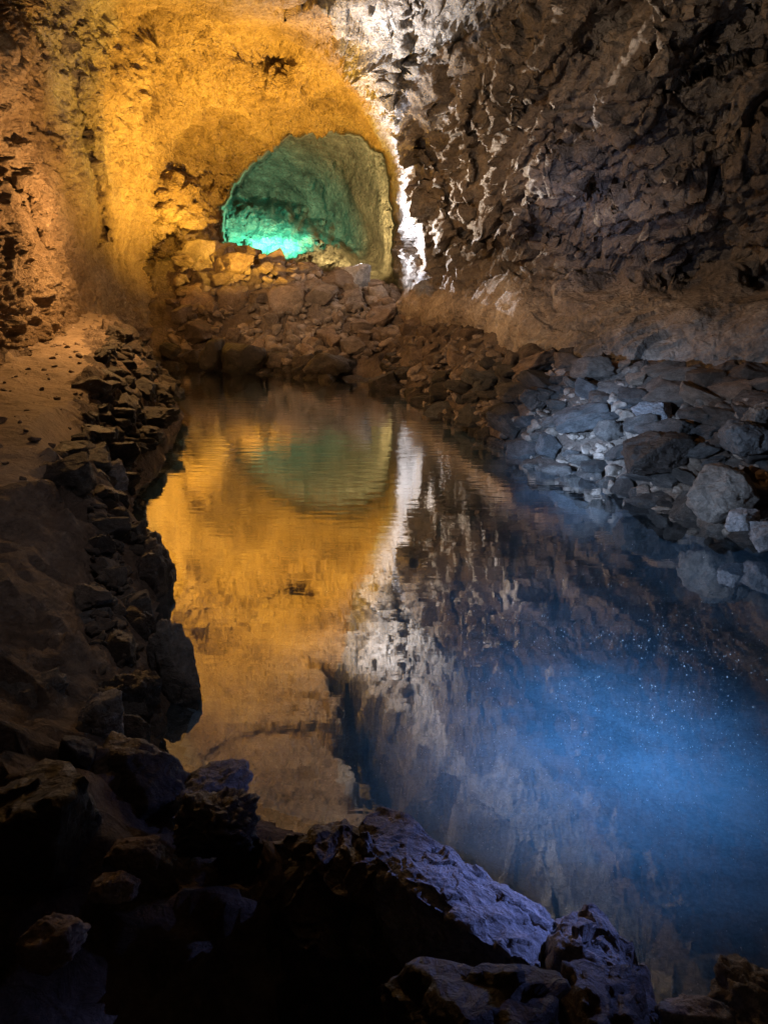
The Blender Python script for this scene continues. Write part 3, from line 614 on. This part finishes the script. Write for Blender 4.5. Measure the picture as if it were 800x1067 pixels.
o = link('floating_dust', mesh_from('floating_dust', VV, FF, M_dust, False)); o['kind'] = 'stuff'; tag(o, 'fine pale dust specks floating on the blue-lit water', 'dust')

# ================================================================ LIGHT
w = bpy.data.worlds.new('World'); SC.world = w; w.use_nodes = True
w.node_tree.nodes['Background'].inputs[0].default_value = (.5, .6, 1, 1); w.node_tree.nodes['Background'].inputs[1].default_value = .0
def lamp(name, typ, loc, power, col, tgt=None, size=.1, spot=60, blend=1.):
    l = bpy.data.lights.new(name, typ); l.energy = power; l.color = col
    if typ == 'AREA': l.size = size
    else: l.shadow_soft_size = size
    if typ == 'SPOT': l.spot_size = R_(spot); l.spot_blend = blend
    o = bpy.data.objects.new(name, l); C.objects.link(o); o.location = loc
    if tgt is not None: o.rotation_euler = (Vector(tgt) - Vector(loc)).to_track_quat('-Z', 'Y').to_euler()
    return o
def beam(name, loc, tgt, power, col, sig):
    """floodlight whose brightness falls off smoothly from the beam centre, like a real reflector"""
    o = lamp(name, 'SPOT', loc, power, col, tgt, 0, min(170, sig * 6), 1.); l = o.data; l.use_nodes = True; nt = l.node_tree
    em = [n for n in nt.nodes if n.type == 'EMISSION'][0]
    tc = nt.nodes.new('ShaderNodeTexCoord'); sp = nt.nodes.new('ShaderNodeSeparateXYZ'); nt.links.new(tc.outputs['Normal'], sp.inputs[0])
    r2 = math_(nt, 'ADD', math_(nt, 'POWER', sp.outputs[0], 2.0), math_(nt, 'POWER', sp.outputs[1], 2.0))
    t2 = math_(nt, 'DIVIDE', r2, math_(nt, 'ADD', math_(nt, 'POWER', sp.outputs[2], 2.0), 1e-4))
    g = math_(nt, 'POWER', 2.71828, math_(nt, 'MULTIPLY', t2, -.5 / math.tan(R_(sig)) ** 2))
    nt.links.new(g, em.inputs['Strength']); return o
GOLD = (1., .54, .065)
lamp('gold_floodlight', 'POINT', (-3.6, 14.2, 2.4), 30, GOLD, size=0)
lamp('gold_floodlight', 'SPOT', (-1.7, 12.5, 1.2), 2900, GOLD, (-2.6, 13.1, 4.2), 0, 150)
lamp('gold_floodlight', 'SPOT', (-2.0, 15.3, 2.2), 260, GOLD, (-1.4, 14.6, 4.4), 0, 150)
lamp('gold_floodlight', 'SPOT', (-2.6, 10.0, 1.5), 280, GOLD, (-2.8, 10.8, 5), 0, 160)
lamp('amber_floodlight', 'POINT', (-2.7, 8.2, 2.1), 200, (1., .52, .18), size=0)
beam('warm_pile_fill', (-2.7, 8.4, 2.8), (-1.3, 13.6, 1.2), 620, (1., .76, .52), 11)  # added fill to brighten the far pile from the front
lamp('teal_floodlight', 'SPOT', tuple(W(295, 222, 18.9)), 1300, (.10, 1., .66), tuple(W(275, 262, 21.2)), 0, 115)
lamp('olive_floodlight', 'SPOT', tuple(W(385, 262, 18.0)), 1000, (1., .74, .32), tuple(W(320, 170, 23)), 0, 130)
beam('white_floodlight', (-.5, 14.5, 1.7), (.45, 12.8, 2.7), 3400, (.95, .94, 1.), 26)
beam('white_raking_fill', (-1.5, 13.9, 1.7), tuple(W(610, 110, 9.0)), 3300, (1, .90, .78), 10)  # extra lamp added so edges of the right wall catch white light
beam('white_roof_fill', (-.9, 14.2, 1.5), (.2, 11.9, 5.0), 2200, (.95, .95, 1.), 9)  # added lamps: the main white one does not reach the roof band
beam('white_roof_fill', (-2.3, 12.0, 1.3), (.85, 11.2, 5.4), 4800, (.93, .95, 1.), 7.5)
beam('white_roof_fill', (-2.3, 8.6, 1.4), (.55, 9.4, 5.1), 420, (1, .93, .84), 6)  # this and the next added to whiten the nearer roof band
beam('white_roof_fill', (-2.3, 8.0, 1.4), (1.7, 7.6, 5.0), 380, (1, .93, .84), 7)
beam('dim_roof_fill', (-2.6, 6.2, 1.3), (-1.7, 7.4, 5.), 260, (1., .82, .6), 25)  # added fill that lifts the brown roof reflected in the pool
beam('blue_pool_floodlight', (1.9, 2.9, 3.3), (1.15, 2.95, 0), 1900, (.32, .58, 1.), 7.4)
beam('blue_pool_floodlight', (1.9, 2.9, 3.3), (1.2, 3.9, 0), 200, (.3, .55, 1.), 8)
beam('violet_floodlight', (2.3, 3.2, 1.15), (.27, 1.42, 0.3), 650, (.24, .34, 1.), 4.5)
beam('violet_floodlight', (2.3, 3.2, 1.15), (-.55, 1.85, 0.2), 90, (.24, .34, 1.), 3)
beam('blue_bank_floodlight', (-1.9, 2.6, 1.4), (1.85, 6.5, .15), 4600, (.36, .58, 1.), 5)
beam('blue_bank_floodlight', (-1.9, 2.6, 1.4), (2.4, 5.3, -.1), 900, (.5, .68, 1.), 11)
beam('blue_wall_floodlight', (-1.9, 2.6, 1.4), tuple(W(630, 210, 9.2)), 900, (.55, .62, 1.), 5)
lamp('warm_wall_fill', 'SPOT', (-2.6, 4.5, 3.2), 430, (1., .80, .62), (2.0, 9.9, 2.8), 0, 80)  # unseen warm fill added for the right wall
beam('dim_ledge_fill', (-.3, 1.8, 4.2), (-1.5, 3.4, .3), 110, (.9, .8, .85), 12)  # unseen fill put in overhead to lift the near left ledge

# ---------------------------------------------------------------- camera
cam = bpy.data.cameras.new('camera'); co_ = bpy.data.objects.new('camera', cam); C.objects.link(co_)
cam.sensor_fit = 'HORIZONTAL'; cam.sensor_width = 36; cam.lens = 36 * F / 800; cam.clip_start = .02; cam.clip_end = 500
co_.location = (0, 0, EYE); co_.rotation_euler = (math.pi / 2 - P_, 0, 0); SC.camera = co_
SC.view_settings.view_transform = 'Standard'; SC.view_settings.look = 'None'; SC.view_settings.exposure = 0; SC.view_settings.gamma = 1
SC.render.engine = 'CYCLES'; cy = SC.cycles
cy.use_denoising = True; cy.max_bounces = 6; cy.diffuse_bounces = 3; cy.glossy_bounces = 3; cy.transparent_max_bounces = 6; cy.sample_clamp_indirect = 4
cy.use_light_tree = True
